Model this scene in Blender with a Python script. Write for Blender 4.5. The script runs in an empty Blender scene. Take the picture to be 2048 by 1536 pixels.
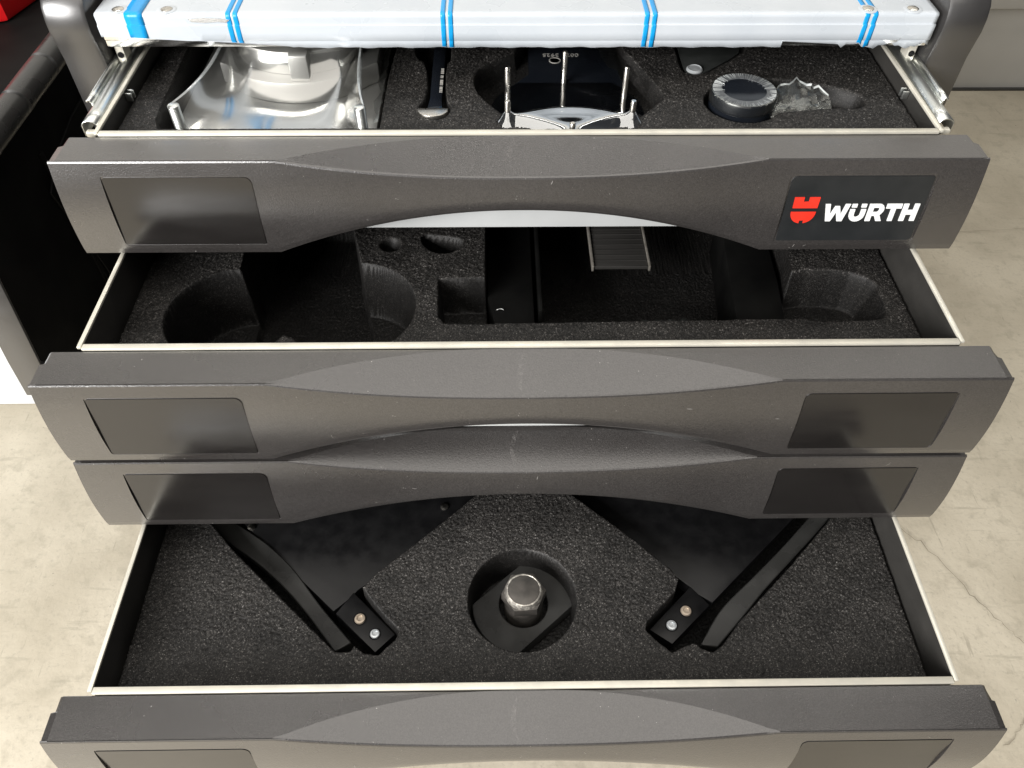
import bpy, bmesh, math, random
import numpy as np
from mathutils import Vector, Matrix
random.seed(7); np.random.seed(7)
S = bpy.context.scene
COL = S.collection

# ------------------------------------------------------------------ camera
cd = bpy.data.cameras.new('camera'); cam = bpy.data.objects.new('camera', cd); COL.objects.link(cam)
th, ya, ro = math.radians(49.6517), math.radians(1.1941), math.radians(.4835)
fw = Vector((math.sin(ya)*math.cos(th), math.cos(ya)*math.cos(th), -math.sin(th)))
r0 = Vector((math.cos(ya), -math.sin(ya), 0)); u0 = r0.cross(fw)
rr = r0*math.cos(ro) + u0*math.sin(ro); uu = -r0*math.sin(ro) + u0*math.cos(ro)
M = Matrix((rr, uu, -fw)).transposed().to_4x4(); M.translation = Vector((-.0147, -.5512, .4033))
cam.matrix_world = M
cd.sensor_fit = 'HORIZONTAL'; cd.sensor_width = 36; cd.lens = 36*1558.1/2048
cd.clip_start = .01; cd.clip_end = 100
S.camera = cam
# ------------------------------------------------------------------ light
W = bpy.data.worlds.new('World'); S.world = W; W.use_nodes = True
bg = W.node_tree.nodes['Background']; bg.inputs[0].default_value = (.93, .96, 1, 1); bg.inputs[1].default_value = .07
def area(name, loc, target, sx, sy, power, col=(1, 1, 1)):
    l = bpy.data.lights.new(name, 'AREA'); l.shape = 'RECTANGLE'; l.size = sx; l.size_y = sy; l.energy = power; l.color = col
    o = bpy.data.objects.new(name, l); COL.objects.link(o); o.location = loc
    o.rotation_euler = (Vector(target)-Vector(loc)).to_track_quat('-Z', 'Y').to_euler()
area('door_light', (-1.9, -2.2, 1.1), (0, -.5, -.4), 1.8, 1.3, 210, (1, .98, .96))
area('skylight', (-.7, -1.30, 3.0), (-.7, -1.299, 0), 4.0, 3.3, 84, (1, .95, .88))
area('wall_fill', (.4, 1.05, 2.5), (.4, 1.7, .6), 4.0, .25, 26, (1, .96, .90))  # added unseen fill, brightens the upper wall for the film reflections
S.view_settings.view_transform = 'Standard'; S.view_settings.look = 'None'
S.view_settings.exposure = 0; S.view_settings.gamma = 1; S.view_settings.use_curve_mapping = False
S.render.engine = 'CYCLES'

# ------------------------------------------------------------------ materials
def mat(name, col, rough=.5, metal=0, col2=None, nscale=40, ndet=6, bump=0, bscale=600, bdist=.0003, rvar=0, spec=.5,
        speck=None, speckscale=900, speckth=.78, stretch=None, aniso=0, nlo=.35, nhi=.65, bcoarse=None):
    m = bpy.data.materials.new(name); m.use_nodes = True; nt = m.node_tree; N = nt.nodes; L = nt.links
    b = N['Principled BSDF']; b.inputs['Base Color'].default_value = (*col, 1); b.inputs['Roughness'].default_value = rough
    b.inputs['Metallic'].default_value = metal; b.inputs['Specular IOR Level'].default_value = spec
    tc = N.new('ShaderNodeTexCoord'); vec = tc.outputs['Object']
    if stretch:
        mp = N.new('ShaderNodeMapping'); mp.inputs['Scale'].default_value = stretch; L.new(vec, mp.inputs[0]); svec = mp.outputs[0]
    else: svec = vec
    nz = N.new('ShaderNodeTexNoise'); nz.inputs['Scale'].default_value = nscale; nz.inputs['Detail'].default_value = ndet; L.new(svec, nz.inputs['Vector'])
    ramp = N.new('ShaderNodeMapRange'); ramp.inputs[1].default_value = nlo; ramp.inputs[2].default_value = nhi; L.new(nz.outputs[0], ramp.inputs[0])
    c = None
    if col2:
        mx = N.new('ShaderNodeMix'); mx.data_type = 'RGBA'; mx.inputs[6].default_value = (*col, 1); mx.inputs[7].default_value = (*col2, 1)
        L.new(ramp.outputs[0], mx.inputs[0]); c = mx.outputs[2]
    if speck:
        n2 = N.new('ShaderNodeTexNoise'); n2.inputs['Scale'].default_value = speckscale; n2.inputs['Detail'].default_value = 2; L.new(vec, n2.inputs['Vector'])
        g = N.new('ShaderNodeMapRange'); g.inputs[1].default_value = speckth; g.inputs[2].default_value = speckth+.05; L.new(n2.outputs[0], g.inputs[0])
        m2 = N.new('ShaderNodeMix'); m2.data_type = 'RGBA'; m2.inputs[7].default_value = (*speck, 1)
        if c: L.new(c, m2.inputs[6])
        else: m2.inputs[6].default_value = (*col, 1)
        L.new(g.outputs[0], m2.inputs[0]); c = m2.outputs[2]
    if c: L.new(c, b.inputs['Base Color'])
    if rvar:
        r = N.new('ShaderNodeMapRange'); r.inputs[3].default_value = rough-rvar; r.inputs[4].default_value = rough+rvar
        L.new(ramp.outputs[0], r.inputs[0]); L.new(r.outputs[0], b.inputs['Roughness'])
    if bump:
        n3 = N.new('ShaderNodeTexNoise'); n3.inputs['Scale'].default_value = bscale; n3.inputs['Detail'].default_value = 3; L.new(svec, n3.inputs['Vector'])
        bp = N.new('ShaderNodeBump'); bp.inputs['Strength'].default_value = bump; bp.inputs['Distance'].default_value = bdist
        L.new(n3.outputs[0], bp.inputs['Height'])
        if bcoarse:
            n4 = N.new('ShaderNodeTexNoise'); n4.inputs['Scale'].default_value = bcoarse; n4.inputs['Detail'].default_value = 2; L.new(svec, n4.inputs['Vector'])
            bq = N.new('ShaderNodeBump'); bq.inputs['Strength'].default_value = bump; bq.inputs['Distance'].default_value = bdist*3
            L.new(n4.outputs[0], bq.inputs['Height']); L.new(bq.outputs[0], bp.inputs['Normal'])
        L.new(bp.outputs[0], b.inputs['Normal'])
    return m
def film_mat(name, trans, col, rough, bmp=.12):
    m = bpy.data.materials.new(name); m.use_nodes = True; nt = m.node_tree; N = nt.nodes; L = nt.links
    b = N['Principled BSDF']; b.inputs['Base Color'].default_value = (*col, 1); b.inputs['Roughness'].default_value = rough; b.inputs['Metallic'].default_value = 1
    t = N.new('ShaderNodeBsdfTransparent'); mx = N.new('ShaderNodeMixShader')
    lw = N.new('ShaderNodeLayerWeight'); lw.inputs[0].default_value = .35
    mr = N.new('ShaderNodeMapRange'); mr.inputs[3].default_value = 1-trans; mr.inputs[4].default_value = 1
    tc = N.new('ShaderNodeTexCoord'); nz = N.new('ShaderNodeTexNoise'); nz.inputs['Scale'].default_value = 45; nz.inputs['Detail'].default_value = 3
    L.new(tc.outputs['Object'], nz.inputs['Vector'])
    bp = N.new('ShaderNodeBump'); bp.inputs['Strength'].default_value = bmp; bp.inputs['Distance'].default_value = .0015
    L.new(nz.outputs[0], bp.inputs['Height']); L.new(bp.outputs[0], b.inputs['Normal'])
    L.new(lw.outputs['Facing'], mr.inputs[0]); L.new(mr.outputs[0], mx.inputs[0])
    L.new(t.outputs[0], mx.inputs[1]); L.new(b.outputs[0], mx.inputs[2]); L.new(mx.outputs[0], N['Material Output'].inputs[0])
    return m
def grain(m, scale, amt):
    nt = m.node_tree; N = nt.nodes; L = nt.links; b = N['Principled BSDF']; src = b.inputs['Base Color'].links[0].from_socket
    tc = N.new('ShaderNodeTexCoord'); vo = N.new('ShaderNodeTexVoronoi'); vo.inputs['Scale'].default_value = scale; L.new(tc.outputs['Object'], vo.inputs['Vector'])
    sx = N.new('ShaderNodeSeparateColor'); L.new(vo.outputs['Color'], sx.inputs[0])
    mr = N.new('ShaderNodeMapRange'); mr.inputs[3].default_value = 1-amt; mr.inputs[4].default_value = 1+amt; L.new(sx.outputs[0], mr.inputs[0])
    cc = N.new('ShaderNodeCombineColor')
    for k in range(3): L.new(mr.outputs[0], cc.inputs[k])
    mx = N.new('ShaderNodeMix'); mx.data_type = 'RGBA'; mx.blend_type = 'MULTIPLY'; mx.inputs[0].default_value = 1; L.new(src, mx.inputs[6]); L.new(cc.outputs[0], mx.inputs[7]); L.new(mx.outputs[2], b.inputs['Base Color'])
    return m
MT = dict(
    plastic=grain(mat('charcoal_plastic', (.028, .0255, .0245), .29, 0, (.038, .0350, .0337), 7, 5, .9, 950, .00016, .04, .9, speck=(.30, .29, .27), speckscale=380, speckth=.75), 1600, .25),
    plastic2=mat('label_plastic', (.011, .010, .0096), .17, 0, (.014, .0128, .0122), 12, 6, .05, 500, .0001, .05, .6, stretch=(1, 4, 4)),
    post=mat('post_plastic', (.022, .021, .021), .36, 0, (.031, .030, .030), 22, 6, .25, 1200, .0002, .08, .9),
    sticker=mat('sticker_black', (.012, .0135, .0145), .42, 0, (.017, .0185, .0195), 60, 4, .15, 900, .0001, 0, .5),
    red=mat('logo_red', (.75, .035, .018), .4, 0, (.68, .03, .015), 80),
    white=mat('logo_white', (.83, .84, .83), .45, 0, (.78, .79, .78), 80),
    foamwall=mat('foam_wall', (.02, .018, .017), .8),
    tray=mat('tray_paint', (.030, .029, .027), .38, 0, (.042, .040, .037), 25, 5, .15, 500, .0002, .08),
    rim=mat('zinc_rim', (.66, .63, .54), .36, .3, (.56, .54, .47), 60, 5, .1, 300, .0002, .08),
    zinc=mat('zinc_rail', (.72, .74, .72), .36, 1, (.60, .62, .60), 45, 5, .03, 200, .0002, .06, stretch=(1, .15, 1)),
    alu=mat('aluminium', (.80, .80, .79), .22, 1, (.70, .70, .69), 30, 5, .1, 300, .0002, .07, stretch=(.1, 1, 1)),
    film=mat('white_protective_film', (.47, .51, .55), .30, 0, (.52, .555, .59), 20, 4, .12, 60, .0004, .06, .6),
    blue=mat('blue_film_print', (.004, .27, .62), .34, 0, (.006, .30, .66), 60),
    black=mat('black_metal', (.0035, .0035, .004), .45, 0, (.005, .005, .0055), 60, 4, .1, 900, .0001, .04, .14),
    satin=mat('satin_black', (.026, .026, .025), .30, 0, (.036, .036, .0345), 40, 4, .2, 900, .0001, .06, stretch=(1, 1, 1)),
    gloss=mat('gloss_black', (.008, .010, .014), .10, 0, (.012, .014, .018), 20, 3),
    steel=mat('steel', (.62, .60, .56), .28, 1, (.48, .46, .42), 120, 5, .2, 500, .0002, .08),
    pol=mat('polished_aluminium', (.48, .48, .46), .46, .85, (.38, .38, .36), 18, 4, .05, 60, .0004, .06),
    worn=mat('worn_edge', (.78, .74, .66), .35, .7, (.35, .33, .30), 300, 4, nlo=.4, nhi=.55),
    darksteel=mat('dark_steel', (.075, .07, .064), .42, .5, (.115, .105, .095), 130, 5, .25, 700, .0002, .08),
    ribgrey=mat('grey_bracket', (.024, .0228, .0212), .55, .1, (.032, .0305, .0285), 160, 3, .2, 400, .0003, stretch=(.1, 1, 1)),
    bpl=mat('black_plastic', (.004, .004, .004), .5, 0, (.007, .007, .0066), 30, 4, .2, 700, .0002, 0, .08),
    redpl=mat('red_plastic', (.55, .008, .010), .35, 0, (.48, .007, .009), 30),
    whitep=mat('white_paint', (.80, .83, .86), .45, 0, (.76, .79, .82), 10),
    upper=mat('white_wall_paint', (.74, .73, .70), .6, 0, (.70, .69, .66), 6, 6),
    wall=mat('grey_wall_paint', (.50, .49, .46), .55, 0, (.54, .53, .50), 6, 6, .15, 150, .0006),
    tape=mat('black_tape', (.018, .02, .019), .45, 0, (.026, .028, .027), 90, 4, .3, 400, .0004),
    filmc=film_mat('clear_shrink_film', .62, (.90, .92, .93), .06, 0),
    filmh=film_mat('clear_film_over_housing', .74, (.80, .80, .78), .12, .03),
    filmw=film_mat('crumpled_film', .88, (.40, .41, .39), .30, .1),
)
for k_ in ('plastic', 'post'):
    b_ = MT[k_].node_tree.nodes['Principled BSDF']; b_.inputs['Coat Weight'].default_value = .7; b_.inputs['Coat Roughness'].default_value = .27; b_.inputs['Coat IOR'].default_value = 1.5
MT['edgeg'] = mat('bracket_edge', (.20, .185, .16), .45, .5, (.30, .28, .25), 200)
MT['armblk'] = mat('painted_arm', (.0042, .0042, .0046), .34, 0, (.0062, .0062, .0066), 90, 4, .25, 700, .0001, .05, .32)
MT['boltz'] = mat('bright_zinc_bolt', (.75, .78, .80), .3, .6, (.62, .66, .68), 200)
MT['boltw'] = mat('brassy_bolt', (.55, .46, .36), .35, .6, (.42, .35, .28), 200)
MT['mark'] = mat('pale_marking', (.45, .44, .40), .5, 0, (.3, .29, .27), 400)
MT['ringf'] = mat('grey_film_ring', (.07, .075, .08), .2, 0, (.11, .115, .12), 300)
MT['pleat'] = mat('film_pleat', (.40, .42, .42), .25, .4, (.30, .32, .32), 200)
MT['flange'] = mat('galvanised_flange', (.78, .80, .80), .45, .35, (.70, .72, .72), 20, 4, .1, 200, .0003)
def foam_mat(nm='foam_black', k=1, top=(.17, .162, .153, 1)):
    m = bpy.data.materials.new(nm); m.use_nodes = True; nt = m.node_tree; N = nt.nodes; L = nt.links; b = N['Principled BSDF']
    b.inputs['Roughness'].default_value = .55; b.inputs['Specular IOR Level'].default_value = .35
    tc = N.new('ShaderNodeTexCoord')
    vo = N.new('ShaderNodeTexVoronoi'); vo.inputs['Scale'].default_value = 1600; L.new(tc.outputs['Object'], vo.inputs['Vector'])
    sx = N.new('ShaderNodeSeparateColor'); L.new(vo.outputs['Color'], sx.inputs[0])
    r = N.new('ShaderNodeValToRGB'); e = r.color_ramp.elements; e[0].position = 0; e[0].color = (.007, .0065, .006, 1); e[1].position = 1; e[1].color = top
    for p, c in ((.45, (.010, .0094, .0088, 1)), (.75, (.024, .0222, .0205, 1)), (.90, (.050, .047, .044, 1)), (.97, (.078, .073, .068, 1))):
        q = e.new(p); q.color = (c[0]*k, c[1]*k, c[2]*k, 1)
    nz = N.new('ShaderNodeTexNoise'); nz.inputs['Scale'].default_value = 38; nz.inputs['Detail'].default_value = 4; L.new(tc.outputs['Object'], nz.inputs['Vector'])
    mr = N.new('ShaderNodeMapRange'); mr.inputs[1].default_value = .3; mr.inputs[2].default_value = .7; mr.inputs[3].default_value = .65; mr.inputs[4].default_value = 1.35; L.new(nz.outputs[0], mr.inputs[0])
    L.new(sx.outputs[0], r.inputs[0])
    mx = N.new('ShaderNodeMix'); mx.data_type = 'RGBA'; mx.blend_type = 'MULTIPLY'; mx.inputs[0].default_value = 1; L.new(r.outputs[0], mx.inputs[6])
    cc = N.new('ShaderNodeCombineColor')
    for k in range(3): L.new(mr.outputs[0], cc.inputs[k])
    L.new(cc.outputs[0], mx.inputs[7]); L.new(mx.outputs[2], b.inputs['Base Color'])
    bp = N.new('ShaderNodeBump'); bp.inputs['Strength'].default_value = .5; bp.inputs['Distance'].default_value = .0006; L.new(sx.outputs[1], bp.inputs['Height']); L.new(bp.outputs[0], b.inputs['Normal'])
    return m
MT['foam'] = foam_mat(); MT['foamshade'] = foam_mat('foam_pit_shade', .42, (.045, .043, .041, 1))  # second foam has pocket shade painted in as a darker colour
def scuff_mat():
    m = bpy.data.materials.new('pale_scuff'); m.use_nodes = True; nt = m.node_tree; N = nt.nodes; L = nt.links; b = N['Principled BSDF']
    b.inputs['Base Color'].default_value = (.42, .40, .38, 1); b.inputs['Roughness'].default_value = .6
    t = N.new('ShaderNodeBsdfTransparent'); mx = N.new('ShaderNodeMixShader'); tc = N.new('ShaderNodeTexCoord')
    nz = N.new('ShaderNodeTexNoise'); nz.inputs['Scale'].default_value = 320; nz.inputs['Detail'].default_value = 5; L.new(tc.outputs['Object'], nz.inputs['Vector'])
    mr = N.new('ShaderNodeMapRange'); mr.inputs[1].default_value = .40; mr.inputs[2].default_value = .72; mr.inputs[4].default_value = .14; L.new(nz.outputs[0], mr.inputs[0])
    L.new(mr.outputs[0], mx.inputs[0]); L.new(t.outputs[0], mx.inputs[1]); L.new(b.outputs[0], mx.inputs[2]); L.new(mx.outputs[0], N['Material Output'].inputs[0])
    return m
MT['scuff'] = scuff_mat()
# concrete floor
def floor_mat():
    m = mat('concrete', (.415, .370, .285), .6, 0, (.540, .490, .390), 5, 10, .4, 60, .003, .08)
    nt = m.node_tree; N = nt.nodes; L = nt.links; b = N['Principled BSDF']
    src = b.inputs['Base Color'].links[0].from_socket
    tc = N.new('ShaderNodeTexCoord')
    def layer(src, scale, lo, hi, col, fac, stretch=(1, 1, 1), rot=0):
        mp = N.new('ShaderNodeMapping'); mp.inputs['Scale'].default_value = stretch; mp.inputs['Rotation'].default_value = (0, 0, rot); L.new(tc.outputs['Object'], mp.inputs[0])
        n = N.new('ShaderNodeTexNoise'); n.inputs['Scale'].default_value = scale; n.inputs['Detail'].default_value = 6; n.inputs['Roughness'].default_value = .65; L.new(mp.outputs[0], n.inputs['Vector'])
        g = N.new('ShaderNodeMapRange'); g.inputs[1].default_value = lo; g.inputs[2].default_value = hi; g.inputs[4].default_value = fac; L.new(n.outputs[0], g.inputs[0])
        x = N.new('ShaderNodeMix'); x.data_type = 'RGBA'; x.inputs[7].default_value = (*col, 1); L.new(src, x.inputs[6]); L.new(g.outputs[0], x.inputs[0]); return x.outputs[2]
    src = layer(src, 28, .52, .66, (.36, .325, .25), .55)
    src = layer(src, 140, .55, .70, (.33, .30, .24), .6)
    src = layer(src, 9, .60, .68, (.34, .31, .24), .55, (1, 9, 1), .25)
    src = layer(src, 12, .63, .70, (.30, .27, .21), .6, (9, 1, 1), .2)
    src = layer(src, 55, .70, .74, (.16, .15, .13), .8)
    L.new(src, b.inputs['Base Color'])
    return m
MT['floor'] = floor_mat()

# ------------------------------------------------------------------ helpers
def link(name, me, m, parent=None):
    o = bpy.data.objects.new(name, me); COL.objects.link(o)
    if m and not me.materials: me.materials.append(MT[m])
    if parent: o.parent = parent
    return o
def mesh(name, v, f, m, parent=None, smooth=None):
    me = bpy.data.meshes.new(name); me.from_pydata([tuple(p) for p in v], [], f)
    bm = bmesh.new(); bm.from_mesh(me); bmesh.ops.recalc_face_normals(bm, faces=bm.faces); bm.to_mesh(me); bm.free()
    if smooth is not None:
        me.polygons.foreach_set('use_smooth', [True]*len(me.polygons)); me.set_sharp_from_angle(angle=math.radians(smooth))
    return link(name, me, m, parent)
def from_bm(name, bm, m, parent=None, smooth=None):
    me = bpy.data.meshes.new(name); bm.to_mesh(me); bm.free()
    if smooth is not None:
        me.polygons.foreach_set('use_smooth', [True]*len(me.polygons)); me.set_sharp_from_angle(angle=math.radians(smooth))
    return link(name, me, m, parent)
def box(name, x0, x1, y0, y1, z0, z1, m, parent=None, bev=0):
    bm = bmesh.new(); bmesh.ops.create_cube(bm, size=1)
    for v in bm.verts: v.co = Vector(((x0+x1)/2+v.co.x*(x1-x0), (y0+y1)/2+v.co.y*(y1-y0), (z0+z1)/2+v.co.z*(z1-z0)))
    if bev: bmesh.ops.bevel(bm, geom=list(bm.edges), offset=bev, segments=2, affect='EDGES', profile=.5)
    return from_bm(name, bm, m, parent, 35)
def prism(name, poly, z0, z1, m, parent=None, bev=0, axis='z', holes=False):
    """poly in (a,b); axis z: (x,y); axis x: (y,z) extruded in x; axis y: (x,z) extruded in y"""
    bm = bmesh.new()
    def co(p, h):
        return (p[0], p[1], h) if axis == 'z' else ((h, p[0], p[1]) if axis == 'x' else (p[0], h, p[1]))
    lo = [bm.verts.new(co(p, z0)) for p in poly]; hi = [bm.verts.new(co(p, z1)) for p in poly]
    n = len(poly)
    bm.faces.new(lo[::-1]); top = bm.faces.new(hi)
    for i in range(n): bm.faces.new((lo[i], lo[(i+1) % n], hi[(i+1) % n], hi[i]))
    bmesh.ops.recalc_face_normals(bm, faces=bm.faces)
    if bev:
        es = [e for e in bm.edges if abs((e.verts[0].co - e.verts[1].co).normalized().dot(Vector((0, 0, 1) if axis == 'z' else ((1, 0, 0) if axis == 'x' else (0, 1, 0))))) < .5]
        bmesh.ops.bevel(bm, geom=es, offset=bev, segments=2, affect='EDGES', profile=.5)
    return from_bm(name, bm, m, parent, 35)
def lathe(name, prof, c, m, parent=None, seg=48, smooth=35, axis='z'):
    """prof list of (r, h); closed at r=0 ends"""
    v = []; f = []
    for r, h in prof:
        for k in range(seg):
            a = 2*math.pi*k/seg; v.append((r*math.cos(a), r*math.sin(a), h))
    for i in range(len(prof)-1):
        for k in range(seg):
            f.append((i*seg+k, i*seg+(k+1) % seg, (i+1)*seg+(k+1) % seg, (i+1)*seg+k))
    f.append(tuple(range(seg))[::-1]); f.append(tuple((len(prof)-1)*seg+k for k in range(seg)))
    if axis == 'x': v = [(p[2], p[0], p[1]) for p in v]
    if axis == 'y': v = [(p[0], p[2], p[1]) for p in v]
    v = [(p[0]+c[0], p[1]+c[1], p[2]+c[2]) for p in v]
    return mesh(name, v, f, m, parent, smooth)
def empty(name, loc=(0, 0, 0), label=None, cat=None, group=None):
    o = bpy.data.objects.new(name, None); COL.objects.link(o); o.empty_display_size = .02
    if label: tag(o, label, cat, group)
    return o
def tag(o, label=None, cat=None, group=None, kind=None):
    if label: o['label'] = label
    if cat: o['category'] = cat
    if group: o['group'] = group
    if kind: o['kind'] = kind
    return o
def grid(name, P, m, parent=None, smooth=40, thick=0):
    """P[i][j] points"""
    n, k = len(P), len(P[0]); v = [p for row in P for p in row]
    f = [(i*k+j, i*k+j+1, (i+1)*k+j+1, (i+1)*k+j) for i in range(n-1) for j in range(k-1)]
    o = mesh(name, v, f, m, parent, smooth)
    if thick:
        md = o.modifiers.new('thickness', 'SOLIDIFY'); md.thickness = thick; md.offset = 0
    return o
def rrect(x0, x1, y0, y1, r, n=5):
    """r: radius or 4 radii (BL, BR, TR, TL)"""
    if not isinstance(r, (tuple, list)): r = (r,)*4
    P = []
    for (cx, cy, a0, q) in ((x0, y0, 180, r[0]), (x1, y0, 270, r[1]), (x1, y1, 0, r[2]), (x0, y1, 90, r[3])):
        sx = 1 if cx == x0 else -1; sy = 1 if cy == y0 else -1
        for k in range(n+1):
            a = math.radians(a0+90*k/n); P.append((cx+sx*q+q*math.cos(a), cy+sy*q+q*math.sin(a)))
    return P
def smoothpoly(P, it=2):
    for _ in range(it):
        Q = []
        for i in range(len(P)):
            a, b = P[i], P[(i+1) % len(P)]
            Q += [(a[0]*.75+b[0]*.25, a[1]*.75+b[1]*.25), (a[0]*.25+b[0]*.75, a[1]*.25+b[1]*.75)]
        P = Q
    return P

# ------------------------------------------------------------------ the setting
FZ = -.85
floor = mesh('floor', [(-8, -8, FZ), (8, -8, FZ), (8, 1.714, FZ), (-8, 1.714, FZ)], [(0, 1, 2, 3)], 'floor'); tag(floor, 'pale beige worn concrete floor with scratches and cracks', kind='structure')
wall = box('wall', -8, 8, 1.714, 1.9, FZ-.05, 2.6, 'wall'); tag(wall, 'plain grey wall behind the cabinet', kind='structure')
box('baseboard', -8, 8, 1.70, 1.7138, FZ, FZ+.004, 'tray', wall)
box('wall_ledge', -8, 8, 1.694, 1.7138, FZ+.253, FZ+.95, 'wall', wall, .004)
box('upper_wall', -8, 8, 1.690, 1.7138, FZ+.951, 3.2, 'upper', wall)
def crack(pts, w, sub=6):
    L = []
    for (a, b) in zip(pts[:-1], pts[1:]):
        for k in range(sub):
            t = k/sub; j = .004
            L.append((a[0]+(b[0]-a[0])*t+random.uniform(-j, j), a[1]+(b[1]-a[1])*t+random.uniform(-j, j)))
    L.append(pts[-1]); v = []; f = []
    for i, p in enumerate(L):
        q = L[min(i+1, len(L)-1)]; o = L[max(i-1, 0)]; d = Vector((q[0]-o[0], q[1]-o[1])).normalized(); ww = w*random.uniform(.4, 1.3)*(1 if 0 < i < len(L)-1 else .1)
        v += [(p[0]-d.y*ww, p[1]+d.x*ww, FZ+.004), (p[0]+d.y*ww, p[1]-d.x*ww, FZ+.004)]
    for i in range(len(L)-1): f.append((2*i, 2*i+1, 2*i+3, 2*i+2))
    return mesh('crack', v, f, 'crackm', floor)
MT['crackm'] = mat('crack_dirt', (.20, .175, .13), .9, 0, (.34, .30, .23), 40)
MT['scratchm'] = mat('scratch_dirt', (.33, .30, .235), .9, 0, (.42, .38, .30), 30)
crack([(.70, .17), (.74, .13), (.789, .03), (.82, -.02), (.842, -.06), (.90, -.12)], .0008)
crack([(.84, -.13), (.79, -.178), (.77, -.20), (.74, -.215)], .0007)
crack([(.70, .9), (1.1, 1.0), (1.6, 1.04)], .0006)

# ------------------------------------------------------------------ cabinet body
cab = empty('tool_cabinet', label='charcoal drawer cabinet with rounded corner posts and a film-covered metal worktop', cat='tool cabinet')
postp = [(0, -.80), (0, .122), (-.002, .134), (-.0035, .143), (-.003, .152), (-.0005, .160), (.005, .167), (.013, .171), (.024, .1725), (.45, .1725), (.45, -.80)]
for s in (-1, 1):
    x0, x1 = (.3012, .3322) if s > 0 else (-.3322, -.3012)
    prism('corner_post', postp, x0, x1, 'post', cab, .0035, 'x')
    xi0, xi1 = (.2975, .3008) if s > 0 else (-.3008, -.2975)
    p = box('inner_panel', xi0, xi1, .016, .44, -.78, .13, 'bpl', cab)
    # slotted slide bracket behind the post
    xb = .2905*s
    br = box('slide_bracket', min(xb, xb+.006*s), max(xb, xb+.006*s), .010, .022, -.02, .128, 'rim', cab, .0006)
    for zz in (.121, .104):
        lathe('bracket_slot', [(.0, 0), (.0022, 0), (.0022, .0016), (0, .0016)], (xb+.003*s, .0092, zz), 'black', br, 16, axis='y')
    lathe('screw', [(.0, -.003), (.003, -.0025), (.0042, 0), (.004, .002), (0, .002)], (xb-.002*s, .006, .0985), 'steel', cab, 20, axis='y')
box('back_panel', -.297, .297, .44, .446, -.78, .13, 'bpl', cab)
# worktop: extruded section, film laid over the front and the top
prism('worktop', [(.0005, .1318), (0, .1328), (0, .1365), (-.0006, .1372), (-.0006, .1480), (0, .1486), (0, .1528), (.0006, .1540), (.0018, .1546), (.44, .1546), (.44, .1318)], -.2955, .2955, 'alu', cab, 0, 'x')
prof = [(-.0004, .1364), (-.0014, .1370), (-.0014, .1425), (-.0014, .1478), (-.0003, .1484), (-.0004, .1526), (-.0004, .1545), (.0004, .1551), (.004, .1552), (.012, .1552), (.03, .1552), (.08, .1552), (.3, .1552)]
def film_low(x):
    if x < -.165: return .1325 + .0075*min(1, (-.165-x)/.125)**.9
    z = .1316 + .0003*math.sin(x*190)+.0002*math.sin(x*430+1)
    if .190 < x < .232: z = .1357-.0022*(x-.190)/.042
    if x > .2315: z = .1324 + .0016*math.sin(x*240) + .0009*math.sin(x*800)
    return z
def film_pts(x, off, zlow):
    P = []
    for (y, z) in [(-.0006, zlow)] + prof:
        z = max(z, zlow)
        P.append((x, y-(off if z < .1551 else 0), z+(off if z >= .1551 else 0)))
    return P
xs = np.unique(np.concatenate([np.linspace(-.2965, .2965, 200), [.1899, .1901]]))
fl = grid('protective_film', [film_pts(x, .0004+.00008*math.sin(x*55), film_low(x)) for x in xs], 'film', cab, 60, .00012)
def stripe(x0, x1):
    grid('blue_stripe', [film_pts(x, .00062, film_low(x)+.0004) for x in np.linspace(x0, x1, 4)], 'blue', fl, 60, .00006)
for a, b in ((-.2760, -.2632), (-.2055, -.2020), (-.2005, -.1970), (-.0556, -.0522), (-.0504, -.0470), (.0880, .0915), (.0935, .0970), (.2440, .2476), (.2496, .2532)): stripe(a, b)
for x in (-.2815, -.2475, .2475, .2795):
    sc = lathe('worktop_screw', [(0, .1553), (.0034, .1553), (.0040, .1558), (.0040, .1562), (.0024, .1569), (0, .1569)], (x, .0035+.0025, 0), 'steel', cab, 24)
    lathe('film_dimple', [(.0041, .1559), (.0052, .1561), (.0068, .1557), (.0068, .1554), (.0041, .1554)], (x, .006, 0), 'film', sc, 28)
# torn tags of film
def rag(pts, y, name='film_tear', m='film'):
    return prism(name, pts, y-.0001, y, m, fl, 0, 'y')
rag([(-.232, .1525), (-.222, .1532), (-.210, .1528), (-.203, .1519), (-.206, .1500), (-.212, .1505), (-.221, .1498), (-.230, .1503)], -.0016, 'film_tear', 'alu')
rag([(.262, .1375), (.268, .1390), (.275, .1382), (.272, .1352), (.266, .1345)], -.0018, 'film_tear', 'alu')

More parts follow.
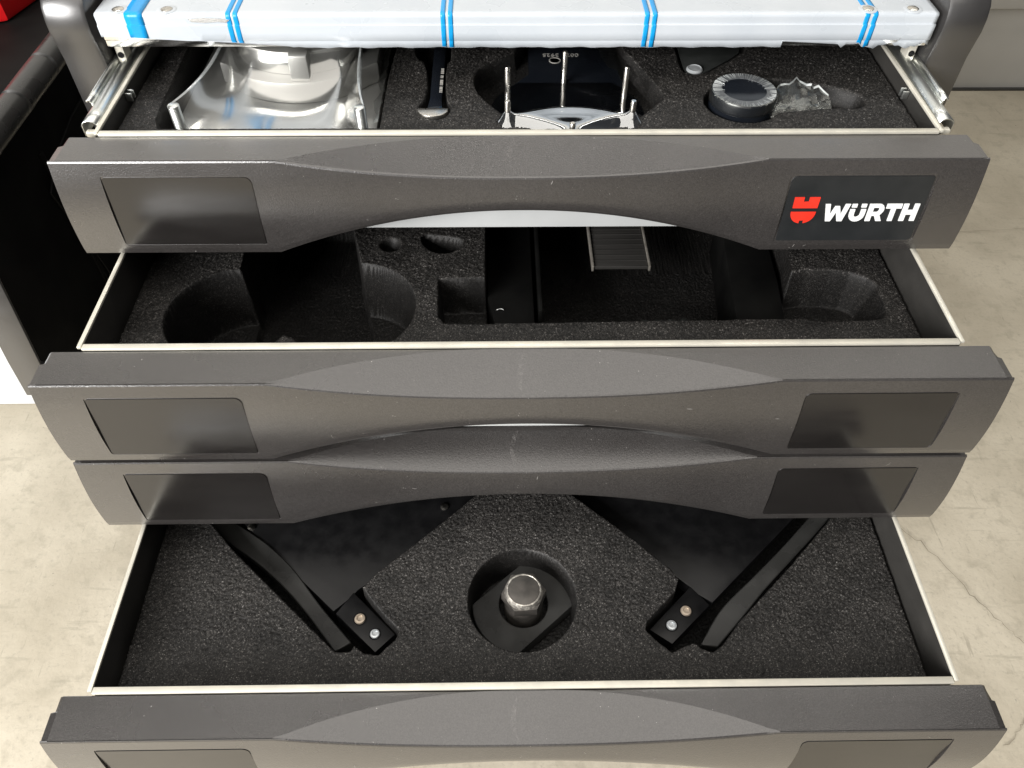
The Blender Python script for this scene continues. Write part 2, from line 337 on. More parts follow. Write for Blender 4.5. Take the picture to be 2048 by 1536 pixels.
# ------------------------------------------------------------------ drawer front (built once, shared by four drawers)
FACE = [(-.0300, -.0018), (-.0325, -.0100), (-.0345, -.0195), (-.0365, -.0310), (-.0380, -.0435), (-.0384, -.0560), (-.0384, -.0715)]
def face_y(dz):
    for (a, b) in zip(FACE[:-1], FACE[1:]):
        if b[1] <= dz <= a[1]: t = (dz-a[1])/(b[1]-a[1]); return a[0]+(b[0]-a[0])*t
    return FACE[0][0] if dz > FACE[0][1] else FACE[-1][0]
_z = np.linspace(0, -.0715, 60); _y = np.array([face_y(z) for z in _z])
for _ in range(30): _y[1:-1] = (_y[:-2]+2*_y[1:-1]+_y[2:])/4
def face_ys(dz): return float(np.interp(-dz, -_z, _y))
XK, XB, HW = .160, .169, .305
def front_profile(x):
    t = min(1, abs(x)/XK); g = 1-t**2.3
    zc = -.0018-.0116*g; yc = face_ys(zc)
    yl = -.0016-(.0285)*(t**2.25) if t < 1 else yc+.0004
    tb = min(1, abs(x)/XB); zb = -.0715+.0332*(1-tb**2.1)
    P = [(-.0145, -.0140), (-.0015, -.0100), (-.0015, -.0030), (-.0022, -.0020)]
    ye = yl if t < 1 else yc+.0012
    for f in (.34, .37, .7): P.append((-.0022+(ye+.0022)*f, -.0018))
    P.append((ye, -.0018))
    # lens: ruled from ye to the crest
    for f in (.33, .66): P.append((ye+(yc-ye)*f, -.0018+(zc+.0018)*f))
    r = .0011
    sl = Vector((yc-ye, zc+.0018)); sl = sl.normalized() if sl.length > 1e-6 else Vector((-1, 0))
    P.append((yc-sl.x*r, zc-sl.y*r)); P.append((yc+.00022, zc-.00025))
    fr = [.0012/(zc-zb)] + [k/14 for k in range(1, 14)]
    H = zc-zb
    for f in sorted(fr):
        z = zc-H*f
        y = face_ys(z); dl = (z-zb)/.010
        if dl < 1: y += .0020*(1-dl)**2*(.30+.70*(1-tb**2))
        # soft roll towards the lower edge under the grip
        P.append((y, z))
    lip = .0020*(.30+.70*(1-tb**2))
    P += [(face_ys(zb)+.0002+lip, zb+.0006), (face_ys(zb)+.0009+lip, zb), (-.0145, zb+.0002)]
    return P
def make_front():
    xs = [-HW, -.3005] + list(np.linspace(-.295, -.175, 13)) + list(np.linspace(-XB, -XK, 3)) + list(np.linspace(-.152, .152, 61)) + list(np.linspace(XK, XB, 3)) + list(np.linspace(.175, .295, 13)) + [.3005, HW]
    v = []; f = []; n = None
    for i, x in enumerate(xs):
        P = front_profile(x); n = len(P)
        for j, (y, z) in enumerate(P):
            xx = x
            if abs(x) == HW:
                if j <= 4: xx = math.copysign(.3022, x)
                if 2 <= j <= 9: z -= .0012
            v.append((xx, y, z))
    for i in range(len(xs)-1):
        for j in range(n):
            a, b = i*n+j, i*n+(j+1) % n
            f.append((a, b, b+n, a+n))
    f.append(tuple(range(n))[::-1]); f.append(tuple((len(xs)-1)*n+j for j in range(n)))
    o = mesh('front_panel', v, f, 'plastic')
    # label recesses
    cut = []
    for s in (-1, 1):
        c = label_plate('cutter', s, .0010, 0, .02)
        cut.append(c)
        md = o.modifiers.new('b', 'BOOLEAN'); md.object = c; md.operation = 'DIFFERENCE'; md.solver = 'EXACT'
    dg = bpy.context.evaluated_depsgraph_get(); me = bpy.data.meshes.new_from_object(o.evaluated_get(dg))
    bpy.data.objects.remove(o)
    for c in cut: bpy.data.objects.remove(c)
    me.polygons.foreach_set('use_smooth', [True]*len(me.polygons)); me.set_sharp_from_angle(angle=math.radians(6))
    me.name = 'front_panel'
    me.materials.clear(); me.materials.append(MT['plastic'])
    return me
# plane of the label floor: chord of the face, pushed in
LZ0, LZ1 = -.0125, -.0625
def label_y(dz): return face_ys(LZ0)+(face_ys(LZ1)-face_ys(LZ0))*(dz-LZ0)/(LZ1-LZ0)+.0004
def label_plate(name, s, grow, d0, d1, m='plastic2', parent=None, radii=None):
    """slab standing on the recess floor: d0..d1 towards the viewer"""
    g = grow
    R = (.0022, .0008, .0045, .0015) if s < 0 else (.0008, .0030, .0012, .0040)
    R = tuple(max(.0004, r) for r in R)
    P = rrect(.1775*s if s > 0 else -.2735, .2735 if s > 0 else -.1775, LZ1, LZ0, R)
    cx = s*.2255; cz = (LZ0+LZ1)/2
    P = [(cx+(x-cx)*(1+g/.048), cz+(z-cz)*(1+g/.025)) for x, z in P]
    n = len(P)
    v = [(x, label_y(z)-d0, z) for x, z in P] + [(x, label_y(z)-d1, z) for x, z in P]
    f = [tuple(range(n)), tuple(range(2*n-1, n-1, -1))] + [(i, (i+1) % n, n+(i+1) % n, n+i) for i in range(n)]
    return mesh(name, v, f, m, parent, 30)
FRONT = make_front()

def tray(dr, yf, zr, depth, back, height, front_flange=True):
    """open sheet-metal tray: walls, folded pale rims"""
    x = .2850; t = .0014; zb = zr-height
    v = []; f = []
    def bx(x0, x1, y0, y1, z0, z1):
        b = len(v)
        for zz in (z0, z1):
            for (a, c) in ((x0, y0), (x1, y0), (x1, y1), (x0, y1)): v.append((a, c, zz))
        for q in ((0, 3, 2, 1), (4, 5, 6, 7), (0, 1, 5, 4), (1, 2, 6, 5), (2, 3, 7, 6), (3, 0, 4, 7)): f.append(tuple(b+i for i in q))
    bx(-x+.0012, -x+.0012+t, yf+.001, back, zb, zr-.0012)
    bx(x-.0012-t, x-.0012, yf+.001, back, zb, zr-.0012)
    bx(-x+.003, x-.003, yf+.0006, yf+.0006+t, zb, zr-.0012)
    bx(-x+.003, x-.003, back-t, back, zb, zr-.0012)
    bx(-x+.003, x-.003, yf+.002, back-.002, zb, zb+.001)
    tr = mesh('tray', v, f, 'tray', dr)
    r = box('rim', -.2818, .2818, yf-.0014, yf+.0032, zr-.0022, zr, 'rim', dr, .0006)
    for s in (-1, 1):
        a, b = sorted((s*.2853, s*.2822))
        box('rim', a, b, yf+.0002, back, zr-.0022, zr, 'rim', dr, .0006)
    if front_flange:
        box('front_flange', -.25, .25, yf-.0122, yf-.0112, zr-.0700, zr-.006, 'flange', dr, .0003)
    return tr

DR = {1: (-.0851, .1153), 2: (-.2088, .0393), 3: (-.2164, -.0329), 4: (-.3725, -.1122)}
LAB = {1: 'topmost open drawer, under the worktop, whose charcoal front carries the red and white emblem plate',
       2: 'open drawer second from the top, with deep empty foam pockets and black parts',
       3: 'drawer third from the top, its front tucked right under the one above',
       4: 'lowest open drawer at the bottom edge, pulled out farthest'}
drawers = {}
for i, (yf, zr) in DR.items():
    d = empty('drawer', label=LAB[i], cat='drawer', group='drawers of the tool cabinet'); drawers[i] = d
    if i == 3: tray(d, yf, zr-.030, 0, yf+.40, .038, False); box('front_flange', -.25, .25, yf-.0122, yf-.0112, zr-.0740, zr-.006, 'flange', d, .0003)
    else: tray(d, yf, zr, 0, yf+.40, {1: .069, 2: .0975, 4: .098}[i])
    fo = link('front_panel', FRONT, None, d); fo.location = (0, yf, zr)
    for s in (-1, 1):
        if i == 1 and s == 1: continue
        p = label_plate('label_plate', s, .0002, -.0001, .0006, 'plastic2', d); p.location = (0, yf, zr)
def scuff(d, yf, zr, k):
    rnd = random.Random(k*11); x0 = -.005+rnd.uniform(-.004, .004); a0 = rnd.uniform(.3, 1.2); p0 = rnd.uniform(-.5, .5); v = []; f = []; n = 14
    for i in range(n):
        t = i/(n-1); yy = -.005-.026*t; x = x0+.0032*a0*math.sin(2.6+t*3.6+p0)+rnd.uniform(-.0003, .0003); w = .0026*math.sin(math.pi*min(1, t*.9+.08))*(.6+.4*rnd.random())
        z = -.0018-.0116*(yy+.0016)/(-.0325)+.0004
        v += [(x-w, yf+yy, zr+z), (x+w*.6, yf+yy, zr+z)]
    for i in range(n-1): f.append((2*i, 2*i+1, 2*i+3, 2*i+2))
    mesh('scuff_mark', v, f, 'scuff', d)
for i, (yf, zr) in DR.items(): scuff(drawers[i], yf, zr, i)
MT['lint'] = mat('pale_lint', (.32, .31, .29), .7, 0, (.22, .21, .20), 500)
def scratches(d, yf, zr, k):
    rnd = random.Random(k*37+5)
    for n in range(9):
        x = rnd.uniform(-.27, .27); t = min(1, abs(x)/XB); zlo = -.0690+.0332*(1-t**2.1)+.006
        z = rnd.uniform(zlo, -.0160); a = rnd.uniform(0, math.pi); ln = rnd.uniform(.0012, .0050); w = rnd.uniform(.00010, .00022); v = []; m = 7; bend = rnd.uniform(-.5, .5)
        if .172 < abs(x) < .279: z = rnd.choice((-.0085, -.0665))
        for q in range(m):
            s_ = q/(m-1)-.5; px_ = x+ln*s_*math.cos(a+bend*s_); pz_ = z+ln*s_*math.sin(a+bend*s_); ww = w*(1-(2*s_)**2*.9)
            for sg in (-1, 1):
                zz = pz_+sg*ww*math.cos(a); v.append((px_-sg*ww*math.sin(a), yf+face_ys(zz)-.0003, zr+zz))
        mesh('lint_mark', v, [(2*q, 2*q+1, 2*q+3, 2*q+2) for q in range(m-1)], 'lint' if n % 2 else 'scuff', d)
for i, (yf, zr) in DR.items(): scratches(drawers[i], yf, zr, i)
# thin pinched zinc tabs inside the top tray and the slide rails on its sides
d1 = drawers[1]
for s in (-1, 1):
    a, b = sorted((s*.2822, s*.2775))
    tb = box('wall_tab', a, b, -.030, -.0285, .1065, .1125, 'zinc', d1, .0005); box('wall_tab', a, b, -.0250, -.0235, .1065, .1125, 'zinc', d1, .0005)
    # rolled slide profile
    R = []
    for y in np.linspace(-.074, .30, 24):
        row = []
        for k in range(13):
            a = math.pi*k/12
            row.append((s*(.2915+.0052*math.cos(a)*1.0), y, .1128+.0042*math.sin(a) if k not in (0, 12) else .106))
        R.append(row)
    grid('slide_rail', R, 'zinc', d1, 50, .0009)
    R = []
    for y in np.linspace(-.049, .30, 24):
        R.append([(s*(.2975+.0005*0), y, .104), (s*.2977, y, .1165), (s*.2990, y, .1180), (s*.3005, y, .1178), (s*.3008, y, .1165)])
    grid('outer_slide', R, 'zinc', d1, 60, .0009)
    box('slide_clip', min(s*.287, s*.293), max(s*.287, s*.293), -.0800, -.0755, .1085, .1125, 'rim', d1, .0008)

# emblem plate on the top drawer's front
yf, zr = DR[1]
st = label_plate('emblem_plate', 1, -.0006, -.0001, .0008, 'sticker', d1); st.location = (0, yf, zr); tag(st, 'black plate with red emblem and white lettering')
def on_plate(name, uv, m, off=.0009, th=.00045):
    n = len(uv); P = []
    for (u, v_) in uv:
        x = .1785+.0945*u; z = -.0128-.0492*v_; P.append((x, label_y(z), z))
    v = [(x, y-off+.0003, z) for x, y, z in P]+[(x, y-off-th, z) for x, y, z in P]
    f = [tuple(range(n)), tuple(range(2*n-1, n-1, -1))]+[(i, (i+1) % n, n+(i+1) % n, n+i) for i in range(n)]
    o = mesh(name, v, f, m, st); o.location = (0, 0, 0); return o
on_plate('emblem_top', [(.050, .31), (.119, .31), (.119, .378), (.157, .378), (.157, .31), (.232, .31), (.230, .475), (.052, .475)], 'red')
half = [(.049, .535)] + [(.139-.090*math.cos(math.radians(a)), .535+.178*math.sin(math.radians(a))**.9) for a in range(8, 78, 10)]
half += [(.125, .712), (.125, .668), (.156, .668), (.156, .712)]
half += [(.139-.090*math.cos(math.radians(a)), .535+.178*math.sin(math.radians(a))**.9) for a in range(102, 176, 10)] + [(.229, .535)]
on_plate('emblem_bottom', half, 'red')
T0, T1 = .415, .682
def letter(pts, u0, u1, v0=T0, v1=T1, name='letter'):
    return on_plate(name, [(u0+(u1-u0)*a, v0+(v1-v0)*b) for a, b in pts], 'white')
letter([(0, 0), (.20, 0), (.285, .62), (.41, .12), (.59, .12), (.715, .62), (.80, 0), (1, 0), (.83, 1), (.63, 1), (.5, .47), (.37, 1), (.17, 1)], .284, .466)
uo = [(0, .30), (.31, .30), (.31, .62)] + [(.5-.19*math.cos(math.radians(a)), .62+.14*math.sin(math.radians(a))) for a in (30, 60, 90, 120, 150)] + [(.69, .62), (.69, .30), (1, .30), (1, .62)]
uo += [(.5+.5*math.cos(math.radians(a)), .62+.40*math.sin(math.radians(a))) for a in (20, 40, 60, 75, 90, 105, 120, 140, 160)] + [(0, .62)]
letter(uo, .474, .588)
letter([(.04, 0), (.36, 0), (.36, .20), (.04, .20)], .474, .588, name='umlaut_dot'); letter([(.64, 0), (.96, 0), (.96, .20), (.64, .20)], .474, .588, name='umlaut_dot')
# R in two pieces that butt together round its counter
bowl = [(.94-.0, .33)]
Rl = [(0, 0), (.60, 0)] + [(.62+.33*math.sin(math.radians(a)), .33-.33*math.cos(math.radians(a))) for a in (20, 45, 70, 90, 110, 135)] + [(.78, .64), (1, 1), (.66, 1), (.47, .69), (.31, .69), (.31, 1), (0, 1), (0, .33),
      (.31, .33), (.31, .47), (.56, .47)] + [(.57+.09*math.cos(math.radians(a)), .345+.125*math.sin(math.radians(a))) for a in (60, 20, -20, -60)] + [(.56, .22), (.31, .22), (.31, .325), (0, .325)]
letter(Rl, .604, .724)
letter([(0, 0), (1, 0), (1, .27), (.66, .27), (.66, 1), (.34, 1), (.34, .27), (0, .27)], .730, .840)
letter([(0, 0), (.32, 0), (.32, .36), (.68, .36), (.68, 0), (1, 0), (1, 1), (.68, 1), (.68, .63), (.32, .63), (.32, 1), (0, 1)], .851, .965)

# ------------------------------------------------------------------ foam inserts: real relief on a fine grid
def sd_poly(X, Y, P):
    P = np.array(P); n = len(P); d = np.full(X.shape, 1e9); ins = np.zeros(X.shape, bool)
    for i in range(n):
        a = P[i]; b = P[(i+1) % n]; e = b-a; wx = X-a[0]; wy = Y-a[1]
        t = np.clip((wx*e[0]+wy*e[1])/(e@e+1e-18), 0, 1)
        d = np.minimum(d, (wx-e[0]*t)**2+(wy-e[1]*t)**2)
        c = (a[1] > Y) != (b[1] > Y)
        with np.errstate(divide='ignore', invalid='ignore'):
            ins ^= c & (X < (b[0]-a[0])*(Y-a[1])/(b[1]-a[1]+1e-18)+a[0])
    d = np.sqrt(d); return np.where(ins, -d, d)
def sd_circle(X, Y, cx, cy, r): return np.hypot(X-cx, Y-cy)-r
def make_foam(label, ztop, y0, yfine, y1, cuts, thick, bumpf=None):
    dx = .00078
    xs = np.linspace(-.2806, .2806, int(.5612/dx)); ys = np.concatenate([np.linspace(y0, yfine, int((yfine-y0)/dx)), np.linspace(yfine, y1, 30)[1:]])
    X, Y = np.meshgrid(xs, ys)
    rn = np.random.RandomState(3)
    # ragged cut lines
    lowx = rn.rand(len(ys)//3+2, len(xs)//3+2)
    big = np.kron(lowx, np.ones((3, 3)))[:len(ys), :len(xs)]-.5
    Z = np.full(X.shape, ztop)
    sdm = np.full(X.shape, 1.)
    for kind, par, zf, soft in cuts:
        sd = sd_poly(X, Y, par) if kind == 'p' else sd_circle(X, Y, *par)
        sdm = np.minimum(sdm, np.abs(sd)/np.maximum(soft/.001, 1)); t = np.clip(.5-sd/(2*soft), 0, 1); t = t*t*(3-2*t)
        Z = np.minimum(Z, ztop-(ztop-zf)*t)
    j = rn.randn(*X.shape)
    amp = np.clip((sdm-.0008)/.0018, 0, 1)
    Z = Z+np.clip(j*.00030+big*.0003, -.0010, .0010)*amp
    if bumpf: Z = Z+bumpf(X, Y)
    flat = np.where(Z > ztop-.0018, .00015, 0)*amp
    Xj = X+rn.uniform(-1, 1, X.shape)*flat; Yj = Y+rn.uniform(-1, 1, X.shape)*flat
    # outer edge rolls down so that the block has sides
    edge = np.minimum.reduce([X-xs[0], xs[-1]-X, Y-ys[0], ys[-1]-Y])
    Z = np.where(edge < dx*.5, ztop-thick, Z)
    ny, nx = X.shape
    co = np.stack([Xj, Yj, Z], -1).reshape(-1, 3)
    idx = np.arange(ny*nx).reshape(ny, nx)
    q = np.stack([idx[:-1, :-1], idx[:-1, 1:], idx[1:, 1:], idx[1:, :-1]], -1).reshape(-1, 4)
    me = bpy.data.meshes.new('foam_insert')
    me.vertices.add(len(co)); me.vertices.foreach_set('co', co.ravel().astype(np.float32))
    me.loops.add(q.size); me.loops.foreach_set('vertex_index', q.ravel().astype(np.int32))
    me.polygons.add(len(q)); me.polygons.foreach_set('loop_start', (np.arange(len(q))*4).astype(np.int32)); me.polygons.foreach_set('loop_total', np.full(len(q), 4, np.int32))
    me.update(calc_edges=True); me.polygons.foreach_set('use_smooth', [True]*len(me.polygons))
    me.materials.append(MT['foam']); me.materials.append(MT['foamshade'])
    zq = Z.reshape(-1)[q].min(1); me.polygons.foreach_set('material_index', (zq < ztop-.0022).astype(np.int32))  # faces below the top get the painted-shade foam
    o = link('foam_insert', me, None); tag(o, label, 'foam insert', 'foam inserts in the drawers')
    return o
C_A = [(-.2602, .22), (-.2602, .0572), (-.2581, -.0214), (-.2568, -.0484), (-.252, -.0600), (-.0995, -.0600), (-.0997, -.027), (-.0992, .0171), (-.097, .055), (-.097, .22)]
C_B = [(-.0806, .0725), (-.0806, .0525), (-.0781, .0388), (-.0699, .0308), (-.0665, -.0174), (-.0735, -.034), (-.069, -.048), (-.0555, -.0501), (-.0496, -.0368), (-.0545, -.0224), (-.0566, .0277), (-.0526, .0355), (-.0533, .0549), (-.0533, .0725)]
C_C = [(.0068, .13), (.0068, .0547), (-.0279, .0252), (-.0331, .0108), (-.0329, -.0011), (-.0286, -.0183), (-.0094, -.047), (.0122, -.0640), (.0711, -.0620), (.0848, -.0475), (.0998, -.0294), (.1058, -.0204), (.1042, -.0104), (.092, .0287), (.0811, .0544), (.0811, .13)]
C_Ds = [(.165, -.020), (.180, -.040), (.1972, -.0367), (.2289, -.0328), (.2497, -.0342), (.2535, -.0197), (.235, -.008), (.2217, -.0037), (.1982, .004), (.18, .004)]
C_E = [(.1264, .10), (.1264, .0526), (.1256, .0239), (.1279, .0139), (.1428, .0138), (.1648, .0339), (.1849, .0524), (.1849, .10)]
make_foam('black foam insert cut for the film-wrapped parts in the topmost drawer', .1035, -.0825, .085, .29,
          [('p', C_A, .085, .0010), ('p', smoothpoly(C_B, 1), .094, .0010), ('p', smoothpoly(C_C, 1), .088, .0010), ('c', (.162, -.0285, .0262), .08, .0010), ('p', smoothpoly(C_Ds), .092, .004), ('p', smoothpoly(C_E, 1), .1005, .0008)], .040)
slot = [(-.2112, .02), (-.2112, -.0821), (-.2085, -.135), (-.175, -.165), (-.1380, -.1815), (-.1069, -.168), (-.118, -.11), (-.1325, -.0541), (-.1325, .02)]
rectL = [(-.0605, -.1137), (-.0588, -.1519), (-.0546, -.1584), (-.02, -.1592), (-.02, -.112)]
rectC = [(-.0258, .05), (-.0258, -.1590), (.1981, -.1560), (.2088, -.0813), (.2108, .05)]
rectR = [(.19, -.1555), (.2558, -.1552), (.2618, -.1491), (.2629, -.1091), (.19, -.108)]
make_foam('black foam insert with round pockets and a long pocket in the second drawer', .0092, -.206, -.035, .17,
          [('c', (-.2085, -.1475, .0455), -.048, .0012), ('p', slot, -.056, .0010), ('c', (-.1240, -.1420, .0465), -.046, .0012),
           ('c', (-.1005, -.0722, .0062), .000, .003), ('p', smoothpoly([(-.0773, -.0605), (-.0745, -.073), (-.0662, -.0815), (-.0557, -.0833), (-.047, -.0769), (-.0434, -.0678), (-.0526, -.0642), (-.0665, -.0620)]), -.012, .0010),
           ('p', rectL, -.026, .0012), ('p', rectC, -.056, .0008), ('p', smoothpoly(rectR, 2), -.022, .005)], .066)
C_L = [(-.300, -.17), (-.2449, -.2313), (-.2219, -.2558), (-.1805, -.2934), (-.1464, -.3245), (-.1333, -.3363), (-.1235, -.3357), (-.1216, -.331), (-.1127, -.3376), (-.1031, -.3385), (-.0924, -.327), (-.091, -.3222), (-.1029, -.3099), (-.1132, -.2982), (-.121, -.2881), (-.1134, -.2781), (-.0831, -.2509), (-.047, -.2173), (.0, -.17)]
C_R = [(.0, -.168), (.0485, -.2127), (.083, -.2444), (.1138, -.2745), (.1192, -.2841), (.1145, -.2953), (.091, -.3176), (.0892, -.3229), (.0955, -.3304), (.1053, -.3392), (.1157, -.3343), (.1225, -.3325), (.1255, -.3358), (.1334, -.3396), (.1415, -.3346), (.1573, -.3169), (.206, -.2726), (.2457, -.234), (.300, -.17)]
C_L[0] = (-.29, -.18); C_R[-1] = (.29, -.18)
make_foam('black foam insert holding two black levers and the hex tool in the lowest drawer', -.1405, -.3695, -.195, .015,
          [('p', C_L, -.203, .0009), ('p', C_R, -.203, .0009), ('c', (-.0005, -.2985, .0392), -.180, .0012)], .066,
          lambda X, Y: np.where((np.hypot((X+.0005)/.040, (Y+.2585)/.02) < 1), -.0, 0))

def curve_pts(P, n=20):
    P = np.array(P, float); t = np.linspace(0, len(P)-1, n); out = []
    Q = np.vstack([2*P[0]-P[1], P, 2*P[-1]-P[-2]])
    for s in t:
        i = min(int(s), len(P)-2); u = s-i; p0, p1, p2, p3 = Q[i], Q[i+1], Q[i+2], Q[i+3]
        out.append(tuple(.5*((2*p1)+(-p0+p2)*u+(2*p0-5*p1+4*p2-p3)*u*u+(-p0+3*p1-3*p2+p3)*u**3)))
    return out
# ------------------------------------------------------------------ lowest drawer: levers and hex tool
zt = -.1525
def lever(label, plate, arm_px, bolts, extra_bolts, strap_up, strap_lo, group):
    t = empty('pull_lever', label=label, cat='lever', group=group)
    prism('plate', plate, zt-.014, zt-.0006, 'armblk', t, .0009)
    prism('arm', arm_px, zt-.016, zt, 'armblk', t, .0011)
    for k, (x, y, m_, r) in enumerate(bolts):
        b = lathe('bolt', [(0, -.004), (r, -.004), (r, .0002), (r*.88, .0012), (r*.55, .0014), (r*.48, .0007), (0, .0006)], (x, y, zt), m_, t, 24)
        lathe('bolt_ring', [(r*1.02, 0), (r*1.02, .0003), (r*1.22, .0003), (r*1.22, 0)], (x, y, zt), 'black', b, 24)
    for (x, y, r) in extra_bolts:
        lathe('rivet', [(0, -.003), (r, -.003), (r*1.1, .0006), (r*.6, .0012), (0, .0010)], (x, y, zt), 'steel', t, 20)
    # curved strap of rectangular section
    U = strap_up; Lw = strap_lo; v = []; f = []
    for (a, b, h) in zip(U, Lw, np.linspace(0, 1, len(U))):
        top = zt-.002+.003*math.sin(h*math.pi)
        v += [(a[0], a[1], top), (b[0], b[1], top), (b[0], b[1], top-.010), (a[0], a[1], top-.010)]
    for i in range(len(U)-1):
        for k in range(4): f.append((4*i+k, 4*i+(k+1) % 4, 4*i+4+(k+1) % 4, 4*i+4+k))
    f += [(0, 1, 2, 3), tuple(4*(len(U)-1)+k for k in range(4))]
    so = mesh('strap', v, f, 'satin', t, 40); md = so.modifiers.new('edge', 'BEVEL'); md.width = .0009; md.segments = 2; md.limit_method = 'ANGLE'; md.angle_limit = math.radians(40)
    return t
lever('black lever plate with curved strap lying left of the hex tool in the lowest drawer',
      [(-.2600, -.190), (-.2182, -.2314), (-.1420, -.3010), (-.1300, -.2900), (-.1255, -.2840), (-.1190, -.2790), (-.0860, -.2480), (-.0520, -.2165), (-.024, -.190)],
      [(-.1287, -.2859), (-.0940, -.3194), (-.1076, -.3330), (-.1401, -.3030)],
      [(-.1213, -.3075, 'boltw', .0042), (-.1090, -.3192, 'boltz', .0037)], [(-.0625, -.2113, .003), (-.2175, -.2285, .003)],
      curve_pts([(-.2620, -.2060), (-.2400, -.2195), (-.2177, -.2335), (-.1989, -.2469), (-.1765, -.2675), (-.1526, -.2961), (-.1259, -.3246)]), curve_pts([(-.2680, -.2190), (-.2455, -.2340), (-.2240, -.2485), (-.2037, -.263), (-.1817, -.282), (-.1631, -.3012), (-.1374, -.3315)]), 'black levers in the lowest drawer')
lever('black lever plate with curved strap lying right of the hex tool in the lowest drawer',
      [(.026, -.190), (.0500, -.2115), (.0860, -.2440), (.1150, -.2715), (.1240, -.2800), (.1290, -.2845), (.1330, -.2900), (.1440, -.2975), (.1753, -.2691), (.2204, -.2281), (.262, -.190)],
      [(.1293, -.2841), (.0933, -.3182), (.1087, -.3294), (.1416, -.2996)],
      [(.1226, -.3042, 'boltw', .0042), (.1101, -.3153, 'boltz', .0040)], [],
      curve_pts([(.2620, -.2000), (.2320, -.2290), (.2080, -.2520), (.1789, -.2776), (.1501, -.3025), (.13, -.3292)]), curve_pts([(.2700, -.2090), (.2395, -.2385), (.2155, -.2605), (.1874, -.2864), (.166, -.3079), (.1421, -.3313)]), 'black levers in the lowest drawer')
ht = empty('hex_tool', label='black flange with a worn dark hex bolt standing in the round foam pocket', cat='hex tool')
hc = (.0010, -.2915)
ang = math.atan2(-.75, .66); nrm = (math.cos(ang), math.sin(ang)); P = []
outer = []
for k in range(96):
    a = 2*math.pi*k/96; p = (.0395*math.cos(a), .0395*math.sin(a)); d = p[0]*nrm[0]+p[1]*nrm[1]
    if abs(d) > .0262: s = (abs(d)-.0262)*(1 if d > 0 else -1); p = (p[0]-nrm[0]*s, p[1]-nrm[1]*s)
    outer.append(p)
v = []; f = []; z0, z1 = -.178, -.165
for k in range(96):
    a = 2*math.pi*k/96; o_ = outer[k]; i_ = (.0188*math.cos(a), .0188*math.sin(a))
    o2 = (o_[0]*.985, o_[1]*.985); i2 = (i_[0]*1.03, i_[1]*1.03)
    for (p, z) in ((o_, z0), (o_, z1-.0006), (o2, z1), (i2, z1), (i_, z1-.0005), (i_, z0)): v.append((hc[0]+p[0], hc[1]+p[1], z))
for k in range(96):
    n_ = (k+1) % 96
    for q in range(6): f.append((k*6+q, n_*6+q, n_*6+(q+1) % 6, k*6+(q+1) % 6))
mesh('flange', v, f, 'satin', ht, 35)
lathe('shaft', [(0, -.179), (.0146, -.179), (.0146, -.1545), (.0140, -.1536), (0, -.1536)], (hc[0], hc[1], 0), 'darksteel', ht, 40)
hx = [(hc[0]+.0170*math.cos(math.radians(60*k+4)), hc[1]+.0170*math.sin(math.radians(60*k+4))) for k in range(6)]
hd = prism('hex_head', hx, -.1535, -.1438, 'darksteel', ht, .0005)
lathe('chamfer_ring', [(.0119, -.1440), (.0119, -.1402), (.0122, -.1400), (.0130, -.1403), (.0140, -.1420), (.0146, -.1431), (.0146, -.1440)], (hc[0], hc[1], 0), 'worn', hd, 48)
lathe('end_face', [(0, -.1440), (.0120, -.1440), (.0120, -.1406), (.0112, -.1402), (0, -.1401)], (hc[0], hc[1], 0), 'darksteel', hd, 48)

# ------------------------------------------------------------------ second drawer: black parts in the long pocket
bh = empty('plastic_housing', label='black moulded plastic housing sunk in the long pocket of the second drawer', cat='housing')
prism('side_plate', smoothpoly([(-.0250, .03), (-.0250, -.1575), (.0105, -.1570), (.0105, -.1300), (.0100, -.05), (.0100, .03)], 1), -.0550, -.012, 'bpl', bh, .0008)
prism('front_ledge', [(.0112, -.1565), (.0112, -.1395), (.0180, -.1350), (.075, -.1350), (.080, -.1395), (.16, -.1400), (.16, -.1560)], -.0550, -.0135, 'bpl', bh, .0008)
prism('end_plate', smoothpoly([(.1610, -.1555), (.1965, -.1550), (.2050, -.0800), (.2060, .02), (.1760, .02), (.1650, -.10)], 1), -.0550, -.010, 'bpl', bh, .0008)
box('cross_wall', .0135, .0165, -.134, .03, -.0550, -.004, 'bpl', bh, .0006)
gb = empty('grey_bracket', label='dark grey ribbed bracket with pale edges standing in the long pocket', cat='bracket')
prism('web', [(.0598, .02), (.0598, -.0790), (.1030, -.0790), (.1030, .02)], -.0120, -.009, 'ribgrey', gb, .0003)
for xa in (.0580, .1033):
    box('edge_flange', xa, xa+.0017, -.0802, .02, -.0130, -.0075, 'edgeg', gb, .0004)
for k in range(14):
    y = -.072+k*.0065
    box('rib', .0605, .1025, y, y+.0007, -.0091, -.0086, 'ribgrey', gb)
tp = grid('tape_flap', [[(.0870+.033*i/10, -.1555, -.0105), (.0880+.033*i/10+.0012*math.sin(i*1.3), -.1500, -.0050+.0012*math.sin(i*.9)), (.0900+.0325*i/10, -.1440-.0012*(i % 3), -.0038+.0014*(i/10)**3)] for i in range(11)], 'tape', None, 50, .0004)
tag(tp, 'flap of torn black tape against the front of the long pocket', 'tape')
t2 = grid('tape_scrap', [[(.0525+.008*i/4, -.1560, -.012), (.0530+.007*i/4, -.1500, -.006), (.0540+.005*i/4, -.1465, -.0055)] for i in range(5)], 'tape', None, 50, .0004)
tag(t2, 'small scrap of black tape left of the tape flap in the long pocket', 'tape')
ch = grid('plastic_shaving', [[(-.0160+.004*t, -.1250-.0022*t*t, -.0105+.0008*math.sin(3*t)), (-.0160+.004*t, -.1243-.0018*t*t, -.0112)] for t in np.linspace(-.5, .9, 8)], 'white', None, 60, .0002)
tag(ch, 'tiny curled white plastic shaving on the black housing', 'shaving')

